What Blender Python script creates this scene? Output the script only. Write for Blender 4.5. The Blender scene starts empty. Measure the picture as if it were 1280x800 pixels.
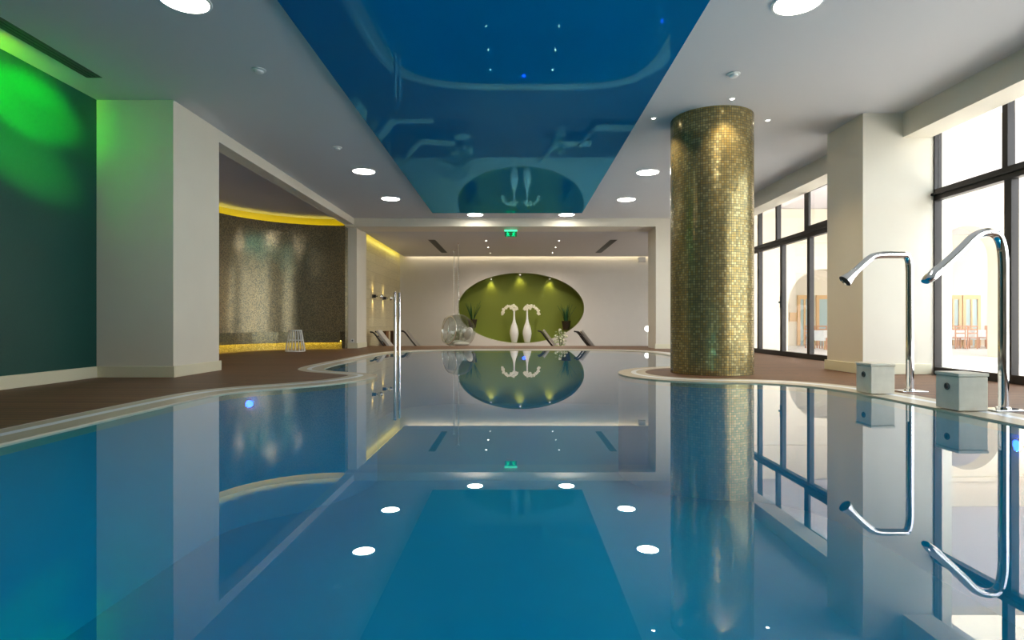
import bpy, bmesh, math, random
from mathutils import Vector, Matrix
random.seed(7)
C = bpy.context.scene.collection
PI = math.pi

# ------------------------------------------------------------------ materials
def lin(r, g, b):
    f = lambda v: (v/255/12.92) if v/255 <= .04045 else ((v/255+.055)/1.055)**2.4
    return (f(r), f(g), f(b), 1)

def setin(n, **kw):
    for k, v in kw.items():
        k = k.replace('_', ' ')
        if k in n.inputs: n.inputs[k].default_value = v

def P(name, col, rough=.5, metal=0., spec=.5, coat=0., noise=None, nscale=8., bump=0.):
    m = bpy.data.materials.new(name); m.use_nodes = True
    nt = m.node_tree; b = nt.nodes['Principled BSDF']
    setin(b, Base_Color=col, Roughness=rough, Metallic=metal, Specular_IOR_Level=spec, Coat_Weight=coat)
    if noise or bump:
        tc = nt.nodes.new('ShaderNodeTexCoord')
        nz = nt.nodes.new('ShaderNodeTexNoise'); nz.inputs['Scale'].default_value = nscale
        nz.inputs['Detail'].default_value = 5
        nt.links.new(tc.outputs['Object'], nz.inputs['Vector'])
        if noise:
            mx = nt.nodes.new('ShaderNodeMix'); mx.data_type = 'RGBA'
            mx.inputs[6].default_value = col; mx.inputs[7].default_value = noise
            nt.links.new(nz.outputs['Fac'], mx.inputs[0])
            nt.links.new(mx.outputs[2], b.inputs['Base Color'])
        if bump:
            bp = nt.nodes.new('ShaderNodeBump'); bp.inputs['Strength'].default_value = bump
            bp.inputs['Distance'].default_value = .01
            nt.links.new(nz.outputs['Fac'], bp.inputs['Height'])
            nt.links.new(bp.outputs['Normal'], b.inputs['Normal'])
    return m

def EM(name, col, strength):
    m = bpy.data.materials.new(name); m.use_nodes = True
    nt = m.node_tree; nt.nodes.clear()
    e = nt.nodes.new('ShaderNodeEmission'); e.inputs[0].default_value = col; e.inputs[1].default_value = strength
    o = nt.nodes.new('ShaderNodeOutputMaterial'); nt.links.new(e.outputs[0], o.inputs[0])
    return m

def GLASS(name, tint=(1, 1, 1, 1), ior=1.45, rough=0.0, bump=None, mirror=1.0):
    """clear sheet: Fresnel mirror over a tinted see-through layer"""
    m = bpy.data.materials.new(name); m.use_nodes = True
    nt = m.node_tree; nt.nodes.clear()
    o = nt.nodes.new('ShaderNodeOutputMaterial'); mix = nt.nodes.new('ShaderNodeMixShader')
    fr = nt.nodes.new('ShaderNodeFresnel'); fr.inputs['IOR'].default_value = ior
    tr = nt.nodes.new('ShaderNodeBsdfTransparent'); tr.inputs[0].default_value = tint
    gl = nt.nodes.new('ShaderNodeBsdfGlossy'); gl.inputs['Roughness'].default_value = rough
    gl.inputs[0].default_value = (mirror, mirror, mirror, 1)
    if bump:                                 # Schlick curve, alike from both sides
        lw = nt.nodes.new('ShaderNodeLayerWeight'); lw.inputs['Blend'].default_value = .5
        pw = nt.nodes.new('ShaderNodeMath'); pw.operation = 'POWER'; pw.inputs[1].default_value = 4.0
        nt.links.new(lw.outputs['Facing'], pw.inputs[0])
        fr = nt.nodes.new('ShaderNodeMapRange'); fr.inputs[3].default_value = .025; fr.inputs[4].default_value = 1
        nt.links.new(pw.outputs[0], fr.inputs[0])
    else:                                    # same Fresnel from both sides of the sheet
        geo = nt.nodes.new('ShaderNodeNewGeometry')
        inv = nt.nodes.new('ShaderNodeMix'); inv.data_type = 'FLOAT'
        inv.inputs[2].default_value = ior; inv.inputs[3].default_value = 1/ior
        nt.links.new(geo.outputs['Backfacing'], inv.inputs[0])
        nt.links.new(inv.outputs[0], fr.inputs['IOR'])
    nt.links.new(fr.outputs[0], mix.inputs[0]); nt.links.new(tr.outputs[0], mix.inputs[1]); nt.links.new(gl.outputs[0], mix.inputs[2])
    nt.links.new(mix.outputs[0], o.inputs[0])
    if bump:
        tc = nt.nodes.new('ShaderNodeTexCoord'); nz = nt.nodes.new('ShaderNodeTexNoise')
        nz.inputs['Scale'].default_value = bump[0]; nz.inputs['Detail'].default_value = 2
        bp = nt.nodes.new('ShaderNodeBump'); bp.inputs['Strength'].default_value = bump[1]; bp.inputs['Distance'].default_value = .01
        nt.links.new(tc.outputs['Object'], nz.inputs['Vector']); nt.links.new(nz.outputs['Fac'], bp.inputs['Height'])
        nt.links.new(bp.outputs['Normal'], gl.inputs['Normal'])
    return m

def MOSAIC(name, cols, grout, tile, rough=.25, metal=.6, jitter=.16, grout_w=.12, spec=.5):
    """small square tiles read off the UV map (in metres); every tile has its own tone and a slightly different tilt"""
    m = bpy.data.materials.new(name); m.use_nodes = True
    nt = m.node_tree; L = nt.links; b = nt.nodes['Principled BSDF']
    uv = nt.nodes.new('ShaderNodeUVMap'); uv.uv_map = 'UVMap'
    sc = nt.nodes.new('ShaderNodeVectorMath'); sc.operation = 'SCALE'; sc.inputs['Scale'].default_value = 1/tile
    L.new(uv.outputs[0], sc.inputs[0])
    fl = nt.nodes.new('ShaderNodeVectorMath'); fl.operation = 'FLOOR'; L.new(sc.outputs[0], fl.inputs[0])
    fr = nt.nodes.new('ShaderNodeVectorMath'); fr.operation = 'FRACTION'; L.new(sc.outputs[0], fr.inputs[0])
    wn = nt.nodes.new('ShaderNodeTexWhiteNoise'); wn.noise_dimensions = '3D'; L.new(fl.outputs[0], wn.inputs['Vector'])
    cr = nt.nodes.new('ShaderNodeValToRGB'); cr.color_ramp.interpolation = 'CONSTANT'
    els = cr.color_ramp.elements
    while len(els) < len(cols): els.new(.5)
    for i, c in enumerate(cols): els[i].position = i/len(cols); els[i].color = c
    L.new(wn.outputs['Value'], cr.inputs[0])
    sp = nt.nodes.new('ShaderNodeSeparateXYZ'); L.new(fr.outputs[0], sp.inputs[0])
    mask = []
    for ax in ('X', 'Y'):
        g = nt.nodes.new('ShaderNodeMath'); g.operation = 'GREATER_THAN'; g.inputs[1].default_value = grout_w
        L.new(sp.outputs[ax], g.inputs[0]); mask.append(g)
    mu = nt.nodes.new('ShaderNodeMath'); mu.operation = 'MULTIPLY'
    L.new(mask[0].outputs[0], mu.inputs[0]); L.new(mask[1].outputs[0], mu.inputs[1])
    mx = nt.nodes.new('ShaderNodeMix'); mx.data_type = 'RGBA'; mx.inputs[6].default_value = grout
    L.new(mu.outputs[0], mx.inputs[0]); L.new(cr.outputs[0], mx.inputs[7]); L.new(mx.outputs[2], b.inputs['Base Color'])
    me = nt.nodes.new('ShaderNodeMath'); me.operation = 'MULTIPLY'; me.inputs[1].default_value = metal
    L.new(mu.outputs[0], me.inputs[0]); L.new(me.outputs[0], b.inputs['Metallic'])
    ro = nt.nodes.new('ShaderNodeMapRange'); ro.inputs[3].default_value = .85; ro.inputs[4].default_value = rough
    L.new(mu.outputs[0], ro.inputs[0]); L.new(ro.outputs[0], b.inputs['Roughness'])
    sb = nt.nodes.new('ShaderNodeVectorMath'); sb.operation = 'SUBTRACT'; sb.inputs[1].default_value = (.5, .5, .5)
    L.new(wn.outputs['Color'], sb.inputs[0])
    s2 = nt.nodes.new('ShaderNodeVectorMath'); s2.operation = 'SCALE'; s2.inputs['Scale'].default_value = jitter
    L.new(sb.outputs[0], s2.inputs[0])
    gn = nt.nodes.new('ShaderNodeNewGeometry')
    ad = nt.nodes.new('ShaderNodeVectorMath'); ad.operation = 'ADD'; L.new(gn.outputs['Normal'], ad.inputs[0]); L.new(s2.outputs[0], ad.inputs[1])
    nn = nt.nodes.new('ShaderNodeVectorMath'); nn.operation = 'NORMALIZE'; L.new(ad.outputs[0], nn.inputs[0])
    L.new(nn.outputs[0], b.inputs['Normal'])
    setin(b, Specular_IOR_Level=spec)
    return m

def PLANKS(name, c1, c2, gap, w=.12, rough=.5, axis='y'):
    m = bpy.data.materials.new(name); m.use_nodes = True
    nt = m.node_tree; L = nt.links; b = nt.nodes['Principled BSDF']
    tc = nt.nodes.new('ShaderNodeTexCoord'); mp = nt.nodes.new('ShaderNodeMapping')
    src = tc.outputs['Object']
    if axis == 'wall':
        sx = nt.nodes.new('ShaderNodeSeparateXYZ'); cx_ = nt.nodes.new('ShaderNodeCombineXYZ'); L.new(src, sx.inputs[0])
        L.new(sx.outputs['Y'], cx_.inputs['X']); L.new(sx.outputs['Z'], cx_.inputs['Y']); src = cx_.outputs[0]
    if axis == 'y': mp.inputs['Rotation'].default_value = (0, 0, PI/2)
    L.new(src, mp.inputs[0])
    br = nt.nodes.new('ShaderNodeTexBrick'); br.offset = .37
    br.inputs['Color1'].default_value = c1; br.inputs['Color2'].default_value = c2; br.inputs['Mortar'].default_value = gap
    br.inputs['Scale'].default_value = 1; br.inputs['Mortar Size'].default_value = .006
    br.inputs['Brick Width'].default_value = 2.4; br.inputs['Row Height'].default_value = w
    L.new(mp.outputs[0], br.inputs['Vector'])
    mp2 = nt.nodes.new('ShaderNodeMapping'); mp2.inputs['Scale'].default_value = (3, 60, 1) if axis != 'y' else (60, 3, 1)
    L.new(src, mp2.inputs[0])
    nz = nt.nodes.new('ShaderNodeTexNoise'); nz.inputs['Scale'].default_value = 1; nz.inputs['Detail'].default_value = 4
    L.new(mp2.outputs[0], nz.inputs['Vector'])
    mr = nt.nodes.new('ShaderNodeMapRange'); mr.inputs[3].default_value = .65; mr.inputs[4].default_value = 1.3
    L.new(nz.outputs['Fac'], mr.inputs[0])
    mu = nt.nodes.new('ShaderNodeMix'); mu.data_type = 'RGBA'; mu.blend_type = 'MULTIPLY'; mu.inputs[0].default_value = 1
    L.new(br.outputs[0], mu.inputs[6]); L.new(mr.outputs[0], mu.inputs[7])
    L.new(mu.outputs[2], b.inputs['Base Color']); setin(b, Roughness=rough)
    return m

def FILM(name, base, tint, ior):
    m = bpy.data.materials.new(name); m.use_nodes = True
    nt = m.node_tree; nt.nodes.clear()
    o = nt.nodes.new('ShaderNodeOutputMaterial'); mix = nt.nodes.new('ShaderNodeMixShader')
    fr = nt.nodes.new('ShaderNodeFresnel'); fr.inputs['IOR'].default_value = ior
    d = nt.nodes.new('ShaderNodeBsdfDiffuse'); d.inputs[0].default_value = base
    g = nt.nodes.new('ShaderNodeBsdfGlossy'); g.inputs[0].default_value = tint; g.inputs['Roughness'].default_value = .015
    nt.links.new(fr.outputs[0], mix.inputs[0]); nt.links.new(d.outputs[0], mix.inputs[1]); nt.links.new(g.outputs[0], mix.inputs[2])
    nt.links.new(mix.outputs[0], o.inputs[0])
    return m

M = dict(
    white=P('cream_plaster', lin(229, 221, 204), .7, noise=lin(223, 215, 198), nscale=3),
    ceil=P('ceiling_paint', lin(208, 206, 206), .75),
    gold_paint=P('gold_yellow_cove', lin(206, 186, 30), .5),
    grey_paint=P('grey_ceiling_paint', lin(208, 204, 212), .7),
    far_white=P('pale_lounge_plaster', lin(222, 217, 210), .7, noise=lin(216, 211, 204), nscale=3),
    cream=P('cream_paint', lin(232, 226, 200), .6),
    skirting=P('cream_skirting', lin(226, 218, 188), .5),
    green_wall=P('teal_wall_paint', lin(11, 80, 70), .45, noise=lin(8, 68, 62), nscale=60, bump=.15),
    blue_film=FILM('glossy_blue_stretch_film', lin(0, 110, 168), (.22, .80, .92, 1), 1.75),
    niche=P('olive_green_paint', lin(122, 134, 44), .6),
    stone=P('cream_coping_stone', lin(206, 194, 168), .35, noise=lin(190, 178, 152), nscale=6),
    grate=P('white_overflow_grating', lin(238, 240, 242), .35),
    basin=P('blue_pool_tile', lin(0, 174, 200), .4, noise=lin(0, 166, 192), nscale=3),
    deck=PLANKS('brown_deck_boards', lin(126, 88, 58), lin(110, 76, 50), lin(56, 40, 28), .11, .55, 'x'),
    far_floor=PLANKS('brown_floor_boards', lin(120, 86, 68), lin(108, 78, 62), lin(58, 40, 32), .14, .5, 'x'),
    gold=MOSAIC('gold_mosaic', [lin(176, 158, 104), lin(160, 144, 96), lin(190, 174, 122), lin(148, 136, 92), lin(172, 148, 88)], lin(50, 47, 36), .0335, .26, .6, .08, .15),
    brown=MOSAIC('bronze_mosaic', [lin(150, 140, 112), lin(132, 124, 100), lin(168, 154, 120), lin(118, 112, 94), lin(158, 142, 106)], lin(74, 68, 58), .022, .17, .55, .05, .12),
    goldfl=MOSAIC('bench_mosaic', [lin(150, 142, 112), lin(132, 126, 100), lin(164, 152, 112), lin(118, 116, 98)], lin(60, 56, 44), .022, .16, .5, .06, .12),
    goldpl=MOSAIC('gold_plinth_mosaic', [lin(206, 184, 96), lin(184, 164, 84), lin(216, 196, 120), lin(168, 152, 84)], lin(70, 64, 40), .022, .3, .4, .1, .12),
    bench_led=EM('bench_led', (1, .80, .14, 1), 12),
    stripe=PLANKS('cream_wall_tile', lin(214, 202, 166), lin(204, 190, 152), lin(184, 170, 134), .3, .4, 'wall'),
    chrome=P('polished_chrome', (.86, .87, .88, 1), .06, 1.),
    bronze=P('dark_bronze_aluminium', lin(40, 33, 30), .4, .3),
    dark=P('black_plastic', lin(26, 26, 26), .5),
    grey=P('grey_grille', lin(84, 86, 84), .5),
    slot=P('dark_slot', lin(30, 34, 32), .7),
    plastic=P('white_plastic', lin(232, 232, 228), .4),
    concrete=P('pale_concrete', lin(228, 220, 202), .7, noise=lin(206, 198, 180), nscale=14, bump=.2),
    ceramic=P('white_ceramic', lin(236, 234, 232), .2, coat=.4),
    petal=P('white_petal', lin(240, 236, 214), .6),
    stem=P('green_stem', lin(96, 120, 52), .6),
    leaf=P('dark_green_leaf', lin(34, 92, 44), .5, noise=lin(22, 66, 34), nscale=20),
    foliage=P('pale_green_foliage', lin(132, 160, 92), .6, noise=lin(190, 204, 150), nscale=30),
    pot=P('dark_brown_pot', lin(52, 40, 26), .5),
    wood=PLANKS('brown_wood', lin(132, 88, 46), lin(118, 78, 40), lin(80, 52, 28), .2, .5, 'x'),
    rattan=P('dark_lounger_frame', lin(48, 42, 40), .5),
    fabric=P('pale_grey_mattress', lin(186, 180, 172), .8),
    wire=P('white_lacquered_wire', lin(238, 238, 236), .35),
    cushion=P('silver_grey_cushion', lin(206, 202, 194), .7),
    acrylic=GLASS('clear_acrylic', (.84, .87, .86, 1), 1.6),
    pane=GLASS('window_glass', (.97, .99, .98, 1), 1.45),
    water=GLASS('pool_water', (.30, .80, .95, 1), 1.45, 0.0, bump=(2.2, .006)),
    out_wall=P('cream_render', lin(226, 214, 194), .8),
    out_soffit=P('lavender_white_soffit', lin(214, 208, 212), .8),
    out_floor=P('pale_terrace_paving', lin(232, 228, 222), .7),
    out_wood=P('honey_wood_frame', lin(214, 172, 124), .6),
    out_chair=P('tan_chair_wood', lin(196, 140, 108), .6),
    cloth=P('white_tablecloth', lin(240, 240, 238), .8),
    out_glass=P('bluish_glass', lin(166, 184, 184), .1),
    lamp=EM('warm_white_lamp', (1, .95, .86, 1), 46),
    star=EM('small_spot_lens', (1, .93, .82, 1), 25),
    yellow=EM('yellow_led', (1, .86, .12, 1), 5),
    cove=EM('warm_cove_led', (1, .86, .56, 1), 7),
    sconce=EM('sconce_lamp', (1, .78, .32, 1), 20),
    exitg=EM('exit_green', (0, .80, .26, 1), 1.4),
    exitw=EM('exit_mint', (.10, .95, .50, 1), 1.2),
    flood=EM('added_pool_fill', (.5, .98, 1, 1), 200),  # emitter for the added, unseen fill lights that brighten the pool
    globe=EM('globe_lamp', (1, .97, .93, 1), 3),
    blue=EM('blue_pool_lamp', (.02, .06, 1, 1), 22),
)

# ------------------------------------------------------------------ geometry helpers
def obj(name, bm, mat, parent=None, smooth=False):
    me = bpy.data.meshes.new(name); bmesh.ops.recalc_face_normals(bm, faces=bm.faces); bm.to_mesh(me); bm.free()
    o = bpy.data.objects.new(name, me); C.objects.link(o); me.materials.append(M[mat] if isinstance(mat, str) else mat)
    if smooth:
        for p in me.polygons: p.use_smooth = True
        try: me.set_sharp_from_angle(angle=math.radians(40))
        except Exception: pass
    if parent: o.parent = parent
    return o

def tag(o, label, cat, group=None, kind=None):
    o['label'] = label; o['category'] = cat
    if group: o['group'] = group
    if kind: o['kind'] = kind
    return o

def thing(name, label, cat, loc=(0, 0, 0), rz=0, group=None):
    o = bpy.data.objects.new(name, None); C.objects.link(o); o.empty_display_size = .1
    o.location = loc; o.rotation_euler = (0, 0, rz)
    return tag(o, label, cat, group)

def dup(root, loc, label, rz=None, group=None):
    r = root.copy(); C.objects.link(r); r.location = loc; r['label'] = label
    if rz is not None: r.rotation_euler = (0, 0, rz)
    if group: r['group'] = group
    for ch in list(root.children):
        c = ch.copy(); C.objects.link(c); c.parent = r
        for g in list(ch.children):
            d = g.copy(); C.objects.link(d); d.parent = c
    return r

def struct(name, bm, mat, parent=None, smooth=False):
    o = obj(name, bm, mat, parent, smooth)
    if not parent: o['kind'] = 'structure'
    return o

def sempty(name, loc=(0, 0, 0)):
    o = bpy.data.objects.new(name, None); C.objects.link(o); o.location = loc; o['kind'] = 'structure'; return o

def B(): return bmesh.new()

def box(bm, x0, x1, y0, y1, z0, z1, bev=0):
    vs = [bm.verts.new((x, y, z)) for z in (z0, z1) for x, y in ((x0, y0), (x1, y0), (x1, y1), (x0, y1))]
    fs = [(0, 3, 2, 1), (4, 5, 6, 7), (0, 1, 5, 4), (1, 2, 6, 5), (2, 3, 7, 6), (3, 0, 4, 7)]
    fc = [bm.faces.new([vs[i] for i in f]) for f in fs]
    if bev:
        es = list({e for f in fc for e in f.edges})
        bmesh.ops.bevel(bm, geom=es, offset=bev, segments=2, affect='EDGES', profile=.5)
    return bm

def bx(*a, bev=0): return box(B(), *a, bev=bev)

def lathe(bm, prof, n=32, at=(0, 0, 0)):
    """prof: list of (radius, z); radius 0 closes to a point"""
    rings = []
    for r, z in prof:
        if r < 1e-6: rings.append([bm.verts.new((at[0], at[1], at[2]+z))])
        else: rings.append([bm.verts.new((at[0]+r*math.cos(2*PI*i/n), at[1]+r*math.sin(2*PI*i/n), at[2]+z)) for i in range(n)])
    for a, b in zip(rings, rings[1:]):
        if len(a) == 1 and len(b) == 1: continue
        for i in range(n):
            j = (i+1) % n
            if len(a) == 1: bm.faces.new((a[0], b[j], b[i]))
            elif len(b) == 1: bm.faces.new((a[i], a[j], b[0]))
            else: bm.faces.new((a[i], a[j], b[j], b[i]))
    return bm

def tube(bm, pts, r, n=12, caps=True):
    pts = [Vector(p) for p in pts]; rad = r if isinstance(r, (list, tuple)) else [r]*len(pts)
    rings = []; up = None
    for i, p in enumerate(pts):
        t = (pts[min(i+1, len(pts)-1)]-pts[max(i-1, 0)]).normalized()
        if up is None:
            up = Vector((0, 1, 0)) if abs(t.y) < .9 else Vector((1, 0, 0))
        a = t.cross(up).normalized(); b = a.cross(t).normalized(); up = b
        rings.append([bm.verts.new(p+rad[i]*(a*math.cos(2*PI*k/n)+b*math.sin(2*PI*k/n))) for k in range(n)])
    for a, b in zip(rings, rings[1:]):
        for k in range(n): bm.faces.new((a[k], a[(k+1) % n], b[(k+1) % n], b[k]))
    if caps: bm.faces.new(rings[0][::-1]); bm.faces.new(rings[-1])
    return bm

def torus(bm, c, R, r, axis=(0, 0, 1), n=40, m=8):
    q = Vector((0, 0, 1)).rotation_difference(Vector(axis).normalized()); rings = []
    for i in range(n):
        a = 2*PI*i/n
        rings.append([bm.verts.new(Vector(c)+q @ Vector(((R+r*math.cos(2*PI*k/m))*math.cos(a), (R+r*math.cos(2*PI*k/m))*math.sin(a), r*math.sin(2*PI*k/m)))) for k in range(m)])
    for i in range(n):
        a, b = rings[i], rings[(i+1) % n]
        for k in range(m): bm.faces.new((a[k], b[k], b[(k+1) % m], a[(k+1) % m]))
    return bm

def ball(bm, c, r, sx=1, sy=1, sz=1, seg=16, rg=10, rot=None):
    mt = Matrix.Translation(c) @ (rot.to_4x4() if rot else Matrix()) @ Matrix.Diagonal((sx, sy, sz, 1))
    bmesh.ops.create_uvsphere(bm, u_segments=seg, v_segments=rg, radius=r, matrix=mt); return bm

def fill(outer, holes=(), to3=lambda p: (p[0], p[1], 0), depth=None):
    """flat polygon with holes, optionally extruded by the vector depth"""
    bm = B(); es = []
    for loop in [outer]+list(holes):
        vs = [bm.verts.new(to3(p)) for p in loop]
        es += [bm.edges.new((vs[i], vs[(i+1) % len(vs)])) for i in range(len(vs))]
    bmesh.ops.triangle_fill(bm, use_beauty=True, use_dissolve=False, edges=es)
    if depth:
        r = bmesh.ops.extrude_face_region(bm, geom=list(bm.faces))
        bmesh.ops.translate(bm, verts=[v for v in r['geom'] if isinstance(v, bmesh.types.BMVert)], vec=depth)
    return bm

def chaikin(pts, it=3, closed=True):
    for _ in range(it):
        out = []; n = len(pts)
        if not closed: out.append(pts[0])
        for i in range(n if closed else n-1):
            a, b = Vector(pts[i]), Vector(pts[(i+1) % n])
            out += [tuple(a*.75+b*.25), tuple(a*.25+b*.75)]
        if not closed: out.append(pts[-1])
        pts = out
    return pts

def offset(pts, d, closed=True):
    """shift a clockwise outline outwards by d"""
    out = []; n = len(pts)
    for i in range(n):
        a = Vector(pts[(i-1) % n] if closed or i > 0 else pts[i]); b = Vector(pts[(i+1) % n] if closed or i < n-1 else pts[i])
        t = (b-a).normalized(); out.append((pts[i][0]-t.y*d, pts[i][1]+t.x*d))
    return out

def ribbon(bm, a, b, za, zb, closed=True):
    n = len(a); va = [bm.verts.new((p[0], p[1], za)) for p in a]; vb = [bm.verts.new((p[0], p[1], zb)) for p in b]
    for i in range(n if closed else n-1):
        j = (i+1) % n; bm.faces.new((va[i], va[j], vb[j], vb[i]))
    return bm

def wall_uv(o, path, closed=False):
    """UV in metres: run along the path, height"""
    me = o.data; uv = me.uv_layers.new(name='UVMap')
    cum = [0]
    for a, b in zip(path, path[1:]): cum.append(cum[-1]+(Vector(b)-Vector(a)).length)
    for lp in me.loops:
        v = me.vertices[lp.vertex_index].co
        k = min(range(len(path)), key=lambda i: (path[i][0]-v.x)**2+(path[i][1]-v.y)**2)
        uv.data[lp.index].uv = (cum[k], v.z)

def light(name, typ, loc, energy, color, parent=None, rot=(0, 0, 0), **kw):
    l = bpy.data.lights.new(name, typ); l.energy = energy; l.color = color
    for k, v in kw.items(): setattr(l, k, v)
    o = bpy.data.objects.new(name, l); C.objects.link(o); o.location = loc; o.rotation_euler = rot
    if parent: o.parent = parent
    return o

# ------------------------------------------------------------------ camera
CH = .72
cam = bpy.data.cameras.new('camera'); co = bpy.data.objects.new('camera', cam); C.objects.link(co)
co.location = (0, 0, CH); co.rotation_euler = (PI/2, 0, 0)
cam.sensor_width = 36; cam.lens = 20.25; cam.shift_x = -3/1280; cam.shift_y = 4/1280; cam.clip_start = .05
bpy.context.scene.camera = co
H = 3.6                     # main ceiling above the water
ZD = .02                    # deck level
XL, XR = -4.4, 5.75         # inner face of the left wall, window plane
FAR, ZF, HF = 23.3, -.45, 3.4

# ------------------------------------------------------------------ pool
outline = [(-3.02, .8), (-3.02, 3), (-3.02, 5.3), (-2.93, 6.0), (-2.5, 6.36), (-2.1, 6.8), (-1.86, 7.4), (-1.84, 7.95), (-2.3, 8.3), (-2.8, 8.6),
           (-3.04, 9.1), (-3.04, 10.5), (-3.0, 12.6), (-2.95, 13.7), (-2.6, 14.7), (-1.6, 15.15), (0, 15.2), (1.8, 15.2), (2.8, 15.0), (3.3, 14.2), (3.42, 13.2),
           (3.42, 10.6), (3.3, 9.8), (2.79, 9.5), (2.1, 9.3), (1.62, 8.8), (1.42, 8.0), (1.66, 7.3), (2.25, 6.92), (2.85, 6.85), (3.3, 6.6), (3.5, 6.0), (3.52, 5.0), (3.52, 3), (3.52, .8)]
lip = []
for i, p in enumerate(outline): lip.append(p)
lip = chaikin(lip, 3)
g0, g1, cope = offset(lip, .18), offset(lip, .25), offset(lip, .38)
bm = ribbon(B(), lip, g0, .012, .016); ribbon(bm, lip, lip, .012, -.06)
t = sempty('pool_coping'); struct('inner_edge', bm, 'stone', t); struct('overflow_channel', ribbon(B(), g0, g1, .016, .019), 'grate', t)
bm = ribbon(B(), g1, cope, .019, .019); ribbon(bm, cope, cope, .019, -.1); struct('outer_edge', bm, 'stone', t)
bm = ribbon(B(), lip, lip, -.06, -1.4)
f = fill(lip, to3=lambda p: (p[0], p[1], -1.4)); me = bpy.data.meshes.new('tmp'); f.to_mesh(me); f.free(); bm.from_mesh(me); bpy.data.meshes.remove(me)
struct('pool_basin', bm, 'basin')
w = obj('pool_water', fill(lip, to3=lambda p: (p[0], p[1], 0)), 'water')
tag(w, 'still blue green water filling the indoor swimming pool like a mirror', 'water', kind='stuff')

deck = fill([(-7.9, -4.2), (6.3, -4.2), (6.3, 17.7), (-7.9, 17.7)], [cope], to3=lambda p: (p[0], p[1], ZD))
struct('floor', deck, 'deck')
struct('trim_1', bx(-7.9, 6.3, 17.68, 17.72, ZF, ZD+.001), 'deck')       # riser of the step down to the far lounge
struct('floor_lounge', bx(-5, 6.3, 17.72, 24.2, ZF-.1, ZF), 'far_floor')

# blue underwater lamps
def pool_lamp(loc, nrm, label):
    t = thing('underwater_lamp', label, 'pool lamp', loc, math.atan2(nrm[1], nrm[0])-PI/2, 'blue lamps in the pool wall')
    r = B(); torus(r, (0, .012, 0), .045, .009, (0, 1, 0), 28, 8); obj('bezel', r, 'chrome', t, True)
    b = B(); ball(b, (0, .004, 0), .04, 1, .3, 1); obj('lens', b, 'blue', t, True)
pool_lamp((.25, 15.185, -.2), (0, -1), 'blue underwater lamp in the middle of the far pool wall')
pool_lamp((3.385, 13.2, -.6), (-1, 0), 'blue underwater lamp low in the right pool wall behind the gold column')
pool_lamp((-2.80, 6.08, -.13), (.55, -.83), 'blue underwater lamp at the left rounded corner before the tiled alcove')
pool_lamp((3.505, 4.0, -.13), (-1, 0), 'blue underwater lamp under the nearer chrome spout')

# fill lights added out of view in the near pool wall to brighten the water
for k, x in enumerate((-2.2, -.75, .75, 2.3)):
    t = thing('added_pool_fill_light', 'round unseen fill light added in the near pool wall to brighten the water', 'pool lamp', (x, .80, -.75), PI, 'added fill lights in the near pool wall')
    r = B(); torus(r, (0, -.012, 0), .15, .02, (0, 1, 0), 28, 8); obj('bezel', r, 'chrome', t, True)
    b = B(); ball(b, (0, -.004, 0), .135, 1, .2, 1); obj('lens', b, 'flood', t, True)

# ------------------------------------------------------------------ ceiling and walls
bm = bx(-5.6, 6.3, -4.2, 8.5, H, H+.25); box(bm, XL-.2, 6.3, 8.5, 15.8, H, H+.25); struct('ceiling', bm, 'ceil')
pan = obj('ceiling_panel', bx(-2.09, 1.725, 0, 15.5, -.013, 0, bev=.003), 'blue_film')
pan.location = (0, -.8, H-.001); pan.rotation_euler = (-math.radians(.22), 0, 0)
tag(pan, 'long glossy blue stretched ceiling panel mirroring the pool below', 'ceiling panel')
struct('trim_2', bx(XL-.25, 5.75, 15.8, 16.7, 3.375, H+.25), 'white')             # beam over the lounge opening
struct('wall_green', bx(-5.6, -5.39, -4.2, 7.43, ZD, H), 'green_wall')
struct('baseboard_green', bx(-5.39, -5.36, -4.2, 7.43, ZD, .165, bev=.006), 'skirting')
struct('pillar_left', bx(-5.6, XL, 7.43, 8.58, ZD, H), 'white')
bm = bx(-5.39, XL+.03, 7.40, 7.43, ZD, .165, bev=.006); box(bm, XL, XL+.03, 7.43, 8.60, ZD, .165, bev=.006); struct('baseboard_pillar_left', bm, 'skirting')
bm = bx(XL-.25, XL, 8.58, 16.08, 3.42, H); struct('trim_3', bm, 'white')           # lintel over the alcove
struct('wall_left', bx(XL-.25, XL, 16.08, 17.1, ZF, H), 'white')
bm = bx(XL-.25, XL+.025, 16.055, 16.08, ZD, .165); box(bm, XL, XL+.025, 16.08, 17.1, ZD, .165); struct('baseboard_left', bm, 'skirting')
struct('wall_back', bx(-5.6, 6.3, -4.4, -4.2, ZD, H), 'white')

# alcove: curved wall of bronze mosaic, cove above it, floating bench
apath = [(-7.35, 8.7), (-7.35, 10), (-7.35, 12), (-7.35, 13.2)] + [(-7.35+2.6*(1-math.cos(a)), 13.4+2.6*math.sin(a)) for a in [PI/2*k/24 for k in range(1, 25)]] + [(-4.70, 16.0), (-4.645, 16.075)]
dense = []
for a, b in zip(apath, apath[1:]):
    n = max(1, int((Vector(b)-Vector(a)).length/.12))
    dense += [tuple(Vector(a).lerp(Vector(b), k/n)) for k in range(n)]
dense.append(apath[-1])
def inn(d): return offset(dense, -d, False)
bm = ribbon(B(), inn(0), inn(0), 0.02, 3.43, False); ribbon(bm, inn(0), inn(-.03), 3.43, 3.43, False); ribbon(bm, inn(-.03), inn(-.03), 3.43, 3.38, False); ribbon(bm, inn(-.03), inn(-.16), 3.38, 3.38, False)
o = struct('wall_alcove', bm, 'brown', smooth=True); wall_uv(o, dense)
bm = ribbon(B(), inn(-.20), inn(-.20), ZD, 3.64, False); struct('wall_alcove_back', bm, 'gold_paint', smooth=True)
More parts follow.
